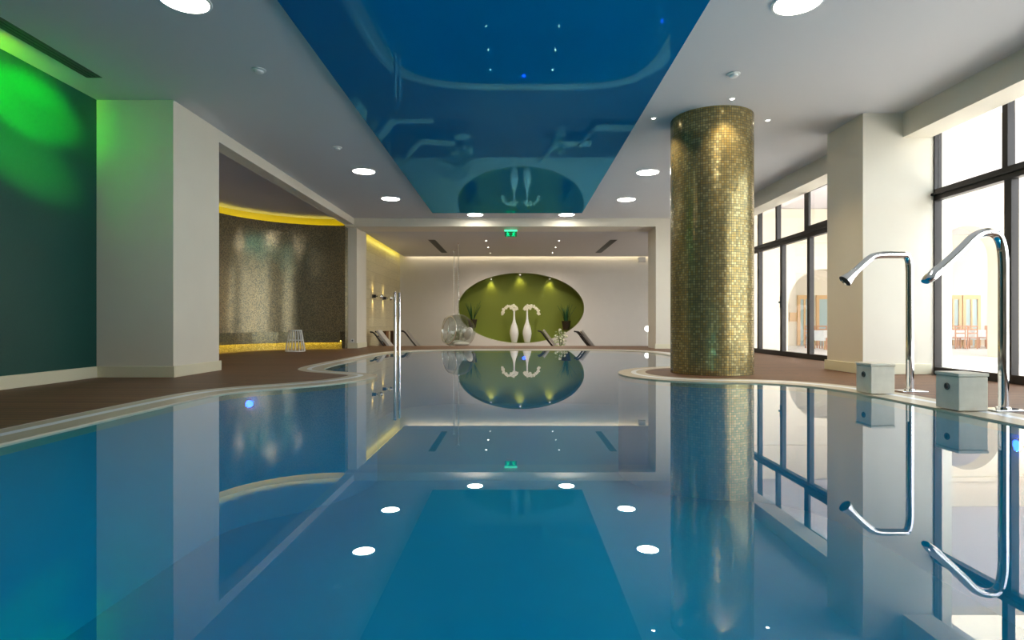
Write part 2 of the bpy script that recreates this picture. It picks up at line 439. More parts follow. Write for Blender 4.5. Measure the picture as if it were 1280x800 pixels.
struct('ceiling_alcove', bx(-7.9, XL-.25, 8.4, 16.3, 3.64, 3.84), 'grey_paint')
struct('wall_alcove_side', bx(-7.9, -5.39, 8.4, 8.6, ZD, 3.64), 'white')
bm = ribbon(B(), inn(-.06), inn(-.12), 3.395, 3.395, False); ribbon(bm, inn(-.06), inn(-.06), 3.385, 3.395, False); ribbon(bm, inn(-.12), inn(-.12), 3.385, 3.395, False)
tag(obj('led_strip', bm, 'yellow'), 'yellow light strip glowing along the top of the curved mosaic wall', 'light strip')
inb = lambda d: offset(dense[:-1], -d, False)
bench = thing('mosaic_bench', 'low floating bench of small tiles along the curved mosaic wall', 'bench', (0, 0, 0))
bm = ribbon(B(), inb(.48), inb(.48), .20, .49, False); ribbon(bm, inb(.48), inb(0.001), .49, .49, False); ribbon(bm, inb(.45), inb(.3), .25, .25, False); ribbon(bm, inb(.45), inb(.45), .20, .25, False); ribbon(bm, inb(.48), inb(.45), .20, .20, False)
o = obj('seat', bm, 'goldfl', bench); wall_uv(o, inb(.48))
bm = ribbon(B(), inb(.33), inb(.33), .02, .25, False); o = obj('plinth', bm, 'goldpl', bench); wall_uv(o, inb(.36))
bm = ribbon(B(), inb(.40), inb(.44), .235, .235, False); ribbon(bm, inb(.40), inb(.40), .235, .249, False); ribbon(bm, inb(.44), inb(.44), .235, .249, False)
obj('light_strip', bm, 'bench_led', bench)

# far lounge
bm = bx(XL-.43, XL-.23, 17.1, FAR, ZF, H+.1); struct('wall_lounge_left', bm, 'stripe')
cx, cz, ea, eb = .26, 1.335, 2.56, 1.42
ell = lambda a, b, n=96: [(cx+a*math.cos(2*PI*i/n), cz+b*math.sin(2*PI*i/n)) for i in range(n)]
struct('wall_far', fill([(-4.9, ZF), (6.3, ZF), (6.3, H+.1), (-4.9, H+.1)], [ell(ea, eb)], lambda p: (p[0], FAR, p[1])), 'far_white')
bm = B(); e = ell(ea, eb); n = len(e)
va = [bm.verts.new((p[0], FAR, p[1])) for p in e]; vb = [bm.verts.new((p[0], FAR+.62, p[1])) for p in e]
for i in range(n): bm.faces.new((va[i], va[(i+1) % n], vb[(i+1) % n], vb[i]))
bm.faces.new(vb); struct('wall_niche', bm, 'niche')
# ceiling of the lounge stops short of the left and far walls: light coves
bm = bx(-4.43, 6.3, 16.7, FAR-.16, HF, HF+.1); box(bm, -4.9, 6.3, 16.7, FAR+.2, H+.1, H+.2); struct('ceiling_lounge', bm, 'ceil')
tag(obj('led_strip', bx(-4.3, 6.2, FAR-.155, FAR-.14, HF+.03, HF+.07), 'cove'), 'warm light strip hidden in the slot above the oval niche wall', 'light strip')
tag(obj('led_strip', bx(-4.455, -4.44, 17.2, FAR-.2, HF+.02, HF+.08), 'yellow'), 'yellow light strip in the slot above the striped wall with two sconces', 'light strip')

# right side: portal jamb, pillar, windows
struct('wall_right', bx(3.88, 6.0, 15.8, 16.7, ZD, 3.375), 'white')
struct('baseboard_right', bx(3.855, 6.0, 15.775, 15.8, ZD, .15), 'skirting')
struct('pillar_right', bx(4.78, 6.0, 7.9, 8.8, ZD, H), 'white')
bm = bx(4.75, 5.7, 7.87, 7.9, ZD, .165, bev=.006); box(bm, 4.75, 4.78, 7.9, 8.83, ZD, .165, bev=.006); struct('baseboard_pillar_right', bm, 'skirting')
struct('trim_4', bx(5.33, 5.72, -4.2, 7.9, 3.27, H), 'white')
struct('trim_5', bx(5.33, 5.72, 8.8, 15.8, 3.27, H), 'white')
struct('wall_right_back', bx(5.75, 6.0, -4.2, .8, ZD, H), 'white')

def window(i, y0, y1, low, high, z0=ZD, top=3.58, zt=2.42):
    """fixed upper lights over tall sliding doors, dark bronze frames; low / high are the mullion positions"""
    t = sempty('window_%d' % i, (XR, 0, 0))
    f = B()
    box(f, 0, .10, y0, y1, z0, z0+.10); box(f, 0, .10, y0, y1, zt-.02, zt+.13); box(f, -.04, .12, y0, y1, zt+.045, zt+.075); box(f, 0, .10, y0, y1, top-.22, top)
    for y in (y0, y1-.07): box(f, 0, .10, y, y+.07, z0, top)
    for y in low: box(f, .005, .095, y-.05, y+.05, z0+.1, zt)
    for y in high: box(f, .005, .095, y-.04, y+.04, zt+.13, top-.2)
    struct('frame', f, 'bronze', t)
    for edges, a, b in ((low, z0+.1, zt-.02), (high, zt+.13, top-.22)):
        ys = sorted([y0+.07]+[e for e in edges]+[y1-.07])
        for p, q in zip(ys, ys[1:]):
            struct('pane', bx(.045, .055, p, q, a, b), 'pane', t)
    return t
w2 = window(1, .8, 7.95, [2.3, 3.75, 5.3, 6.72], [2.3, 3.75, 5.3, 6.76])
w1 = window(2, 8.8, 15.8, [10.0, 11.28, 12.43, 13.6, 14.7], [10.0, 11.40, 12.66, 13.6, 14.7])
hb = bx(-.012, 0, 12.405, 12.455, 1.05, 1.30); box(hb, -.05, -.012, 12.42, 12.44, 1.15, 1.19); struct('handle', hb, 'dark', w1)
sa = B(); box(sa, -.01, .0, 10.1, 11.33, 2.53, 2.62); box(sa, -.01, .0, 11.24, 11.34, 2.55, 3.36); box(sa, -.01, 0, 10.06, 11.34, 3.27, 3.40); struct('sash', sa, 'bronze', w1)
window(3, 16.7, FAR, [18, 19.3, 20.6, 21.9], [18, 19.3, 20.6, 21.9], z0=ZF, top=3.38)

# ------------------------------------------------------------------ gold column and its ring of spots
CX, CY, CR = 2.79, 8.16, .56
bm = B(); N = 128
for i in range(N):
    a, b = 2*PI*i/N, 2*PI*(i+1)/N
    q = [bm.verts.new((CR*math.cos(u), CR*math.sin(u), z)) for u, z in ((a, 0), (b, 0), (b, H-ZD-.001), (a, H-ZD-.001))]
    bm.faces.new(q)
uvl = bm.loops.layers.uv.new('UVMap')
for k, f in enumerate(bm.faces):
    us = [k, k+1, k+1, k]
    for lp, u in zip(f.loops, us): lp[uvl].uv = (u*2*PI*CR/N, lp.vert.co.z)
bmesh.ops.remove_doubles(bm, verts=bm.verts, dist=1e-5)
bmesh.ops.contextual_create(bm, geom=[e for e in bm.edges if e.is_boundary and e.verts[0].co.z < .01])
col = obj('mosaic_column', bm, 'gold', smooth=True); col.location = (CX, CY, ZD)
tag(col, 'thick round column of gold mosaic tiles at the right pool edge', 'column')

def spot_light(x, y, z, label, group, proto=None):
    if proto: return dup(proto, (x, y, z), label, group=group)
    t = thing('spotlight', label, 'spotlight', (x, y, z), 0, group)
    obj('trim_ring', lathe(B(), [(.026, -.001), (.026, -.010), (.040, -.008), (.042, -.001)], 24), 'plastic', t, True)
    obj('lens', lathe(B(), [(0, -.008), (.026, -.006)], 20), 'star', t)
    return t
names = ['small halogen spotlight in the ceiling in front of the gold column', 'small halogen spotlight in the ceiling right of the gold column',
         'small halogen spotlight in the ceiling left of the gold column', 'small halogen spotlight in the ceiling behind the gold column']
sp0 = None
for (dx, dy), nm in zip(((.0, -.78), (.80, 0), (-.84, -.08), (0, .8)), names):
    s = spot_light(CX+dx, CY+dy, H, nm, 'spotlights around the gold column', sp0); sp0 = sp0 or s
    light('spot_beam', 'SPOT', (CX+dx, CY+dy, H-.03), 60, (1, .80, .46), spot_size=math.radians(100), spot_blend=.7, shadow_soft_size=.03)
for side, X in (('left', -.92), ('right', 1.45)):
    for Y, pos in ((18.7, 'nearest'), (20.3, 'middle'), (21.9, 'farthest')):
        spot_light(X, Y, HF, '%s of three tiny ceiling spotlights on the %s in the far lounge' % (pos, side), 'spotlights in the lounge ceiling', sp0)
        light('spot_beam', 'SPOT', (X, Y, HF-.03), 110, (1, .90, .74), spot_size=math.radians(150), spot_blend=1, shadow_soft_size=.03)

# ------------------------------------------------------------------ recessed ceiling lights, detectors, vents
def downlight(x, y, label, proto=None):
    if proto: return dup(proto, (x, y, H), label)
    t = thing('ceiling_light', label, 'ceiling light', (x, y, H), 0, 'round recessed ceiling lights')
    obj('trim_ring', lathe(B(), [(.200, -.001), (.200, -.014), (.222, -.011), (.226, -.001)], 48), 'plastic', t, True)
    obj('diffuser', lathe(B(), [(0, -.008), (.2, -.006)], 48), 'lamp', t)
    return t
dl = [(-1.04, 15.25, 'round recessed ceiling light left of centre beside the lounge beam'), (1.38, 15.25, 'round recessed ceiling light right of centre beside the lounge beam'),
      (-2.86, 13.3, 'round recessed ceiling light left of the blue panel, second from the beam'), (2.60, 13.38, 'round recessed ceiling light right of the blue panel, second from the beam'),
      (-2.85, 10.9, 'round recessed ceiling light left of the blue panel beside the alcove'), (2.54, 10.97, 'round recessed ceiling light right of the blue panel just left of the gold column'),
      (-2.94, 5.13, 'large round ceiling light cut by the top edge near the grey linear vent'), (2.54, 5.16, 'large round ceiling light cut by the top edge nearest the big windows')]
for y, pl in ():
    dl += [(-2.94, y, 'round recessed ceiling light out of frame left, '+pl), (2.54, y, 'round recessed ceiling light out of frame right, '+pl)]
d0 = None
for x, y, l in dl: d = downlight(x, y, l, d0); d0 = d0 or d

def detector(x, y, label, proto=None):
    if proto: return dup(proto, (x, y, H), label)
    t = thing('smoke_detector', label, 'smoke detector', (x, y, H), 0, 'detectors on the ceiling')
    obj('base', lathe(B(), [(.075, -.001), (.075, -.012), (.06, -.016), (0, -.016)], 28), 'plastic', t, True)
    obj('sensor_cap', lathe(B(), [(.05, -.016), (.048, -.034), (.036, -.042), (0, -.042)], 24), 'plastic', t, True)
    return t
d1 = detector(-2.9, 6.54, 'small white detector on the left ceiling nearer the camera')
detector(-2.9, 9.43, 'small white detector on the left ceiling nearer the alcove', d1)
detector(2.53, 6.65, 'small white detector on the right ceiling in front of the gold column', d1)

def vent(x, y0, y1, w, z, label, nsl=3):
    t = thing('linear_vent', label, 'air vent', (x, y0, z), 0, 'linear ceiling vents'); L = y1-y0
    f = B(); box(f, -w/2-.015, -w/2, 0, L, -.006, -.001); box(f, w/2, w/2+.015, 0, L, -.006, -.001)
    box(f, -w/2, w/2, 0, .015, -.006, -.001); box(f, -w/2, w/2, L-.015, L, -.006, -.001); obj('frame', f, 'grey', t)
    obj('backing', bx(-w/2, w/2, .015, L-.015, -.003, -.001), 'slot', t)
    for k in range(nsl):
        xx = -w/2+w*(k+.5)/nsl; obj('slat', bx(xx-.018, xx+.018, .015, L-.015, -.007, -.003), 'grey', t)
vent(-4.92, 2.6, 6.75, .15, H, 'long grey linear vent in the ceiling beside the green lit wall')
vent(-2.66, 18.5, 21.9, .2, HF, 'grey linear vent in the far lounge ceiling left of the exit sign')
vent(3.19, 18.5, 21.9, .2, HF, 'grey linear vent in the far lounge ceiling right of the exit sign')

# green floodlight washing the teal wall (just beyond the left edge of the frame)
def aim(o, d): o.rotation_euler = Vector(d).to_track_quat('-Z', 'Y').to_euler()
def flood(x, y, label, beams):
    t = thing('floodlight', label, 'floodlight', (x, y, H), 0, 'green floodlights out of frame')
    obj('base', lathe(B(), [(0, 0), (.06, 0), (.06, -.02), (0, -.02)], 20), 'dark', t, True)
    obj('bracket', tube(B(), [(0, 0, -.01), (0, 0, -.13)], .015), 'dark', t)
    obj('lamp_head', lathe(B(), [(0, -.12), (.05, -.12), (.06, -.2), (.05, -.2), (0, -.19)], 20), 'dark', t, True)
    for tgt, en, col, ang, bl in beams:
        p = Vector((x, y, H-.22)); g = light('green_beam', 'SPOT', p, en, col, spot_size=math.radians(ang), spot_blend=bl, shadow_soft_size=.05)
        aim(g, Vector(tgt)-p)
flood(-4.9, 5.15, 'small floodlight washing the near end of the teal wall with green, out of frame',
      [((-5.39, 5.9, 3.35), 260, (.04, 1, 0), 60, 1), ((-5.39, 5.95, 3.5), 60, (.8, 1, 0), 50, 1)])
flood(-3.4, 3.0, 'narrow floodlight washing the far end of the teal wall with green, out of frame',
      [((-5.39, 6.35, 3.15), 6500, (0, 1, .02), 12, .7), ((-5.39, 6.3, 2.55), 3000, (0, 1, .03), 13, 1), ((-5.39, 6.5, 3.4), 3500, (0, 1, .02), 7, 1)])

# exit sign hanging under the beam
t = thing('exit_sign', 'small green lit exit sign hanging under the lounge beam', 'exit sign', ((638.5-643)*16.2/720, 16.2, 3.375))
obj('housing', bx(-.18, .18, -.03, .03, -.075, -.03, bev=.006), 'exitw', t)
obj('hanger', tube(B(), [(0, 0, 0), (0, 0, -.04)], .01), 'plastic', t)
obj('panel', bx(-.17, .17, -.006, .006, -.225, -.075), GLASS('sign_acrylic', (.35, .85, .55, 1), 1.45), t)
for s in (-1, 1):
    r = B(); c = s*.085
    ball(r, (c+s*.012, -.012, -.102), .015, 1, .5, 1, 12, 8)
    for pts, rr in (([(c+s*.005, -.012, -.12), (c-s*.012, -.012, -.165)], .016), ([(c+s*.004, -.012, -.125), (c+s*.035, -.012, -.14), (c+s*.05, -.012, -.13)], .007),
                    ([(c+s*.002, -.012, -.125), (c-s*.035, -.012, -.13), (c-s*.045, -.012, -.15)], .007), ([(c-s*.012, -.012, -.165), (c+s*.02, -.012, -.185), (c+s*.018, -.012, -.218)], .010),
                    ([(c-s*.012, -.012, -.165), (c-s*.03, -.012, -.195), (c-s*.06, -.012, -.2)], .010)):
        tube(r, pts, rr, 8)
    obj('running_figure', r, 'exitg', t)

# ------------------------------------------------------------------ poolside: spouts and concrete boxes
def spout(x, y, prof, label, fan=False):
    t = thing('pool_spout', label, 'pool spout', (x, y, ZD), 0, 'chrome swan neck spouts')
    obj('base_plate', bx(-.13, .13, -.09, .09, .001, .012, bev=.004), 'chrome', t)
    pts = chaikin([(p[0], 0, p[1]) for p in prof], 3, False)
    obj('pipe', tube(B(), pts, .036, 24), 'chrome', t, True)
    obj('collar', lathe(B(), [(.037, .012), (.052, .012), (.050, .026), (.037, .03)], 24), 'chrome', t, True)
    a, b = Vector((prof[-2][0], 0, prof[-2][1])), Vector((prof[-1][0], 0, prof[-1][1])); d = (b-a).normalized()
    if fan:
        nz = B(); tube(nz, [b-d*.03, b, b+d*.04, b+d*.09, b+d*.13], [.037, .041, .041, .034, .024], 24); o = obj('nozzle', nz, 'chrome', t, True)
        for v in o.data.vertices:
            if (v.co-b).dot(d) > .05: v.co.y *= 1.9
        return t
    nz = B(); tube(nz, [b-d*.02, b, b+d*.05, b+d*.11, b+d*.13], [.037, .04, .045, .062, .066], 24, False); o = obj('nozzle', nz, 'chrome', t, True)
    ins = B(); tube(ins, [b+d*.11, b+d*.118], [.058, .058], 24, True); obj('nozzle_mouth', ins, 'dark', t)
    return t
spout(4.05, 5.9, [(0, .01), (0, 1.0), (0, 1.40), (-.12, 1.40), (-.34, 1.40), (-.42, 1.36), (-.57, 1.22)], 'chrome swan neck spout with a flat top, standing before the right pillar')
spout(3.93, 4.63, [(0, .01), (0, .95), (0, 1.30), (-.06, 1.44), (-.22, 1.42), (-.34, 1.29), (-.53, 1.12)], 'nearer chrome swan neck spout with a round top, in front of the big window', True)
def block(x, y, label, proto=None):
    if proto: return dup(proto, (x, y, ZD), label)
    t = thing('concrete_box', label, 'box', (x, y, ZD), 0, 'concrete boxes on the coping')
    obj('body', bx(0, .235, 0, .25, 0, .272, bev=.006), 'concrete', t)
    obj('lid', bx(-.006, .241, -.006, .256, .274, .30, bev=.006), 'concrete', t)
    j = B(); torus(j, (-.003, .12, .185), .024, .006, (1, 0, 0), 24, 8); o = obj('jet_ring', j, 'grey', t, True)
    k = B(); tube(k, [(-.004, .12, .185), (.004, .12, .185)], .023, 20); obj('jet_hole', k, 'dark', o)
    return t
b0 = block(3.53, 5.70, 'pale concrete box on the pool edge beside the farther chrome spout')
block(3.54, 4.59, 'pale concrete box on the pool edge beside the nearer chrome spout', b0)

# pair of tall chrome posts standing in the water
def post(x, y, label, proto=None):
    if proto: return dup(proto, (x, y, -1.4), label)
    t = thing('chrome_post', label, 'post', (x, y, -1.4), 0, 'tall chrome posts in the pool')
    obj('pole', lathe(B(), [(.030, 0), (.030, 2.78), (.025, 2.80), (0, 2.80)], 20), 'chrome', t, True)
    obj('foot_flange', lathe(B(), [(0, .001), (.08, .001), (.08, .012), (.034, .014)], 24), 'chrome', t, True)
    return t
p0 = post(-2.61, 12.6, 'tall thin chrome post in the water, left one of the pair')
post(-2.565, 12.85, 'tall thin chrome post in the water, right one of the pair', p0)

# ------------------------------------------------------------------ alcove stool
t = thing('wire_stool', 'white wire stool of slanting rods on the deck by the mosaic bench', 'stool', (-5.42, 14.25, ZD))
N = 16
for i in range(N):
    a = 2*PI*i/N
    obj('rod', tube(B(), [(.23*math.cos(a), .23*math.sin(a), .008), (.145*math.cos(a), .145*math.sin(a), .515)], .009, 8), 'wire', t, True)
obj('base_ring', torus(B(), (0, 0, .009), .23, .009), 'wire', t, True)
obj('middle_ring', torus(B(), (0, 0, .28), .184, .006), 'wire', t, True)
obj('seat', lathe(B(), [(0, .512), (.15, .512), (.158, .52), (.15, .53), (0, .53)], 32), 'wire', t, True)

# socket on the alcove end
t = thing('wall_socket', 'white socket on the alcove end wall above its skirting', 'socket', (-4.52, 16.08, .235))
obj('plate', bx(-.045, .045, -.012, -.001, -.045, .045, bev=.004), 'plastic', t)
k = B(); tube(k, [(0, -.013, 0), (0, -.009, 0)], .022, 20); obj('outlet', k, 'grey', t)

# ------------------------------------------------------------------ lounge: sconces, loungers, stools
def sconce(y, label, proto=None):
    if proto: return dup(proto, (-4.63, y, 1.60), label)
    t = thing('wall_sconce', label, 'wall lamp', (-4.63, y, 1.60), 0, 'sconces on the striped wall')
    obj('wall_plate', bx(.0, .02, -.06, .06, -.06, .06, bev=.004), 'dark', t)
    obj('arm', tube(B(), [(.015, 0, 0), (.18, 0, 0)], .014), 'dark', t)
    hs_ = B(); lathe(hs_, [(.034, .05), (.042, .05), (.042, -.05), (.034, -.05), (.034, .05)], 24, (.075, 0, 0)); obj('housing', hs_, 'dark', t, True)
    b = B(); ball(b, (.25, 0, 0), .085, 1.2, .8, .95); obj('lamp_body', b, 'chrome', t, True)
    for sg in (-1, 1):
        obj('lens', lathe(B(), [(0, sg*.040), (.034, sg*.042)], 20, (.075, 0, 0)), 'sconce', t)
        light('sconce_beam', 'SPOT', (.075, 0, sg*.055), 9, (1, .78, .30), t, (PI if sg > 0 else 0, 0, 0), spot_size=math.radians(95), spot_blend=1, shadow_soft_size=.02)
    return t
s0 = sconce(18.8, 'up and down wall sconce on the striped wall, left of the two')
sconce(20.3, 'up and down wall sconce on the striped wall, right of the two', s0)

def lounger(x, y, label, proto=None):
    """head on the left, foot to the right"""
    if proto: return dup(proto, (x, y, ZF), label)
    t = thing('sun_lounger', label, 'sun lounger', (x, y, ZF), 0, 'sun loungers in the far lounge')
    f = B()
    for s in (-.31, .31): box(f, .45, 1.95, s-.02, s+.02, .26, .31)
    for xx in (.45, 1.2, 1.92): box(f, xx, xx+.04, -.3, .3, .265, .305)
    obj('frame', f, 'rattan', t)
    for xx in (.6, 1.8):
        for s in (-.29, .29): obj('leg', bx(xx, xx+.04, s-.02, s+.02, 0, .26), 'rattan', t)
    br = B()
    for s in (-.31, .31): tube(br, chaikin([(.56, s, .30), (.30, s, .62), (.12, s, .88), (.0, s, .90)], 2, False), .026, 8)
    for q in (.2, .5, .8): tube(br, [(.56-.44*q, -.31, .30+.58*q), (.56-.44*q, .31, .30+.58*q)], .018, 8)
    o = obj('backrest', br, 'rattan', t, True)
    pad = B(); pp = [(.60, .35), (.34, .67), (.17, .91), (.22, .95), (.40, .71), (.66, .39)]
    va = [pad.verts.new((q[0], -.27, q[1])) for q in pp]; vb = [pad.verts.new((q[0], .27, q[1])) for q in pp]
    pad.faces.new(va); pad.faces.new(vb[::-1])
    for i in range(6): pad.faces.new((va[i], va[(i+1) % 6], vb[(i+1) % 6], vb[i]))
    obj('back_cushion', pad, 'fabric', t)
    obj('seat_cushion', bx(.64, 1.9, -.28, .28, .312, .37, bev=.015), 'fabric', t)
    obj('prop', tube(B(), [(.62, .18, .27), (.36, .18, .56)], .014, 8), 'rattan', t)
    return t
l0 = lounger(-4.46, 18.12, 'dark framed sun lounger against the striped wall, under the sconces')
l2 = lounger(-3.95, 20.1, 'dark framed sun lounger behind the two chrome posts', l0); l2.rotation_euler.z = .2
lounger(.84, 20.5, 'dark framed sun lounger in front of the niche, right of the tall vases', l0)
lounger(1.98, 18.85, 'dark framed sun lounger nearest the right end of the oval niche', l0)

def slab_stool(x, y, label, proto=None):
    if proto: return dup(proto, (x, y, ZF), label)
    t = thing('wooden_stand', label, 'stand', (x, y, ZF), 0, 'wooden stands by the loungers')
    obj('upright', bx(-.055, .055, -.2, .2, .03, .88, bev=.006), 'wood', t)
    obj('foot', bx(-.12, .12, -.2, .2, 0, .03), 'wood', t)
    obj('top', bx(-.07, .07, -.21, .21, .88, .905, bev=.004), 'wood', t)
    return t
w0 = slab_stool(-4.42, 19.8, 'slim brown wooden stand between the two left loungers')
slab_stool(-4.26, 20.25, 'slim brown wooden stand just left of the chrome posts', w0)

# ------------------------------------------------------------------ hanging bubble chairs
def bubble(x, y, rz, label):
    t = thing('bubble_chair', label, 'hanging chair', (x, y, -.13), rz, 'hanging bubble chairs')
    R = .575; cz = R; op = .60          # opening: a cap cut off on local -Y
    d = Vector((0, -1, .12)).normalized(); bm = B(); ball(bm, (0, 0, 0), R, 1, 1, 1, 64, 40, Vector((0, 0, 1)).rotation_difference(d).to_matrix())
    bmesh.ops.delete(bm, geom=[v for v in bm.verts if v.co.dot(d) > R*.62], context='VERTS')
    bmesh.ops.translate(bm, verts=bm.verts, vec=(0, 0, cz)); obj('shell', bm, 'acrylic', t, True)
    h = R*.60; obj('rim', torus(B(), Vector((0, 0, cz))+d*h, math.sqrt(R*R-h*h), .016, d, 56, 10), 'chrome', t, True)
    cu = B(); ball(cu, (0, .14, cz-.43), .30, 1, .95, .26, 28, 14); obj('seat_cushion', cu, 'cushion', t, True)
    cu = B(); ball(cu, (0, .40, cz-.08), .24, 1, .30, .95, 28, 14, Matrix.Rotation(-.3, 3, 'X')); obj('back_cushion', cu, 'cushion', t, True)
    obj('hanger', lathe(B(), [(0, 2*R-.02), (.05, 2*R-.01), (.05, 2*R+.01), (.02, 2*R+.03), (.012, 2*R+.09), (0, 2*R+.09)], 20), 'chrome', t, True)
    top = HF+.13; z = 2*R+.07; ch = B(); k = 0
    while z < top-.03:
        ax = (1, 0, 0) if k % 2 else (0, 1, 0); torus(ch, (0, 0, z+.035), .024, .0065, ax, 10, 5)
        z += .036; k += 1
    obj('chain', ch, 'chrome', t, True)
    obj('ceiling_mount', lathe(B(), [(0, top-.04), (.03, top-.035), (.06, top-.008), (.06, top-.001), (0, top-.001)], 20), 'chrome', t, True)
bubble(-1.88, 19.3, -.95, 'clear bubble chair hanging on a chain, nearer of the two')
bubble(-2.22, 21.2, -1.2, 'clear bubble chair hanging on a chain, behind the nearer one')

# ------------------------------------------------------------------ niche: vases, orchids, blade plants, downlights
def nz_floor(x): return cz_ - eb*math.sqrt(max(0, 1-((x-cx)/ea)**2))
cz_ = cz
vprof = [(0, 0), (.105, 0), (.115, .02), (.15, .16), (.185, .36), (.178, .48), (.135, .66), (.075, .82), (.045, .96), (.034, 1.12), (.034, 1.34), (.045, 1.41), (.036, 1.41), (.026, 1.33), (0, 1.30)]
def vase(x, label):
    v = obj('floor_vase', lathe(B(), vprof, 36), 'ceramic', smooth=True); v.location = (x, FAR+.22, nz_floor(x)+.006)
    return tag(v, label, 'vase', 'tall white vases in the niche')
vase(-.01, 'tall white bottle vase in the niche, left one of the pair')
vase(.52, 'tall white bottle vase in the niche, right one of the pair')
def flower(bm, c, r):
    for k in range(5):
        a = 2*PI*k/5+random.random(); d = Vector((math.cos(a), -.35, math.sin(a)))
        ball(bm, Vector(c)+d*r*.55, r*.55, .8, .35, .8, 8, 6)
    ball(bm, Vector(c)+Vector((0, -r*.3, 0)), r*.25, seg=6, rg=5)
def orchid(x, s, label):
    z0 = nz_floor(x)+1.38
    t = thing('orchid_spray', label, 'flowers', (x, FAR+.22, z0), 0, 'orchid sprays in the vases')
    arc = chaikin([(0, 0, -.06), (0, 0, .06), (s*.10, 0, .15), (s*.30, 0, .12), (s*.44, 0, -.06), (s*.47, 0, -.20)], 2, False)
    obj('stem', tube(B(), arc, .009, 6), 'stem', t, True)
    for k in range(3, len(arc), 2):
        b = B(); flower(b, Vector(arc[k])+Vector((random.uniform(-.02, .02), -.02, random.uniform(-.03, .03))), random.uniform(.055, .08)); obj('blossom', b, 'petal', t, True)
    for q in ((-s*.06, .07), (-s*.10, .0), (s*.03, .13), (s*.12, .03)):
        b = B(); flower(b, Vector((q[0], -.03, q[1])), .075); obj('blossom', b, 'petal', t, True)
orchid(-.01, -1, 'white orchid spray drooping left from the left vase')
orchid(.52, 1, 'white orchid spray drooping right from the right vase')

def blades(x, z, label):
    t = thing('blade_plant', label, 'potted plant', (x, FAR+.3, z), 0, 'spiky plants in the niche')
    obj('pot', lathe(B(), [(0, 0), (.13, 0), (.19, .34), (.20, .36), (.17, .36), (.15, .30), (0, .30)], 24), 'pot', t, True)
    bm = B(); rnd = random.Random(int(x*10)+40)
    for k in range(15):
        a = rnd.uniform(0, 2*PI); ln = rnd.uniform(.55, .82); sp = rnd.uniform(.05, .36)
        d = Vector((math.cos(a), math.sin(a)*.6, 0)); p = Vector((0, 0, -d.y)).normalized(); sd = Vector((-d.y, d.x, 0)).normalized()
        prev = None
        for j in range(7):
            u = j/6; c = d*(.06+sp*u**1.4)+Vector((0, 0, .30+ln*u)); wd = .026*(1-u**2.2)+.002
            cur = [bm.verts.new(c-sd*wd), bm.verts.new(c+d*.008), bm.verts.new(c+sd*wd), bm.verts.new(c-d*.008)]
            if prev:
                for q in range(4): bm.faces.new((prev[q], prev[(q+1) % 4], cur[(q+1) % 4], cur[q]))
            prev = cur
    obj('leaves', bm, 'leaf', t)
blades(-1.72, nz_floor(-1.72)+.08, 'spiky green plant in the left end of the oval niche')
blades(2.12, nz_floor(2.12)+.09, 'spiky green plant in a dark pot at the right end of the niche')

for x, nm in ((-.97, 'left'), (.23, 'middle'), (1.46, 'right')):
    z = cz+eb*math.sqrt(1-((x-cx)/ea)**2)
    t = thing('niche_spotlight', '%s tiny spotlight in the top rim of the oval niche' % nm, 'spotlight', (x, FAR+.50, z), 0, 'spotlights in the niche rim')
    obj('can', lathe(B(), [(0, .02), (.04, .02), (.04, -.05), (.034, -.05), (.030, -.03)], 20), 'plastic', t, True)
    obj('lens', lathe(B(), [(0, -.04), (.032, -.038)], 20), 'star', t)
    l = light('niche_beam', 'SPOT', (x, FAR+.50, z-.07), 19, (1, .82, .34), spot_size=math.radians(95), spot_blend=1, shadow_soft_size=.07)
    aim(l, (0, .10, -1))

def shrub(x, y, h, label):
    t = thing('flowering_plant', label, 'potted plant', (x, y, ZF), 0, 'white flowering plants')
    obj('pot', lathe(B(), [(0, 0), (.13, 0), (.17, .30), (.18, .32), (.15, .32), (0, .28)], 24), 'ceramic', t, True)
    rnd = random.Random(int(x*7)+3); bm = B(); fl = B()
    for k in range(90):
        a = rnd.uniform(0, 2*PI); rr = rnd.uniform(0, .26); z = .3+rnd.uniform(0, h)
        rr *= 1-.4*abs((z-.3)/h-.5); c = Vector((rr*math.cos(a), rr*math.sin(a), z))
        rot = Matrix.Rotation(rnd.uniform(0, PI), 3, 'Z') @ Matrix.Rotation(rnd.uniform(-.8, .8), 3, 'X')
        ball(bm, c, .045, 1, .5, .22, 8, 5, rot)
        if k % 3 == 0: ball(fl, c*1.06, .032, seg=8, rg=6)
    st = B()
    for k in range(8):
        a = 2*PI*k/8; tube(st, [(.02*math.cos(a), .02*math.sin(a), .28), (.10*math.cos(a), .10*math.sin(a), .3+h*.9)], .006, 5)
    obj('stems', st, 'stem', t); obj('foliage', bm, 'foliage', t, True); obj('blossoms', fl, 'petal', t, True)
shrub(1.58, 19.6, .62, 'white flowering plant between the two right loungers')
shrub(-2.2, 22.2, .6, 'white flowering plant seen through the bubble chairs')

# white globe lamp and small white speaker at the right of the far wall
t = thing('globe_lamp', 'small white globe lamp low by the right lounge jamb', 'lamp', ((810-643)*22/720-.02, 22, ZF))
obj('stand', lathe(B(), [(0, 0), (.12, 0), (.12, .02), (.02, .03), (.02, .86), (0, .86)], 20), 'plastic', t, True)
g = B(); ball(g, (0, 0, .96), .11, seg=24, rg=16); obj('globe', g, 'globe', t, True)
t = thing('wall_speaker', 'small white box speaker high on the far wall at right', 'speaker', (5.1, FAR, 3.18))
obj('bracket', bx(-.03, .03, -.12, -.001, .04, .10), 'plastic', t); obj('body', bx(-.14, .14, -.34, -.12, -.02, .18, bev=.01), 'plastic', t)
obj('grille', bx(-.12, .12, -.346, -.341, 0, .16), 'plastic', t)

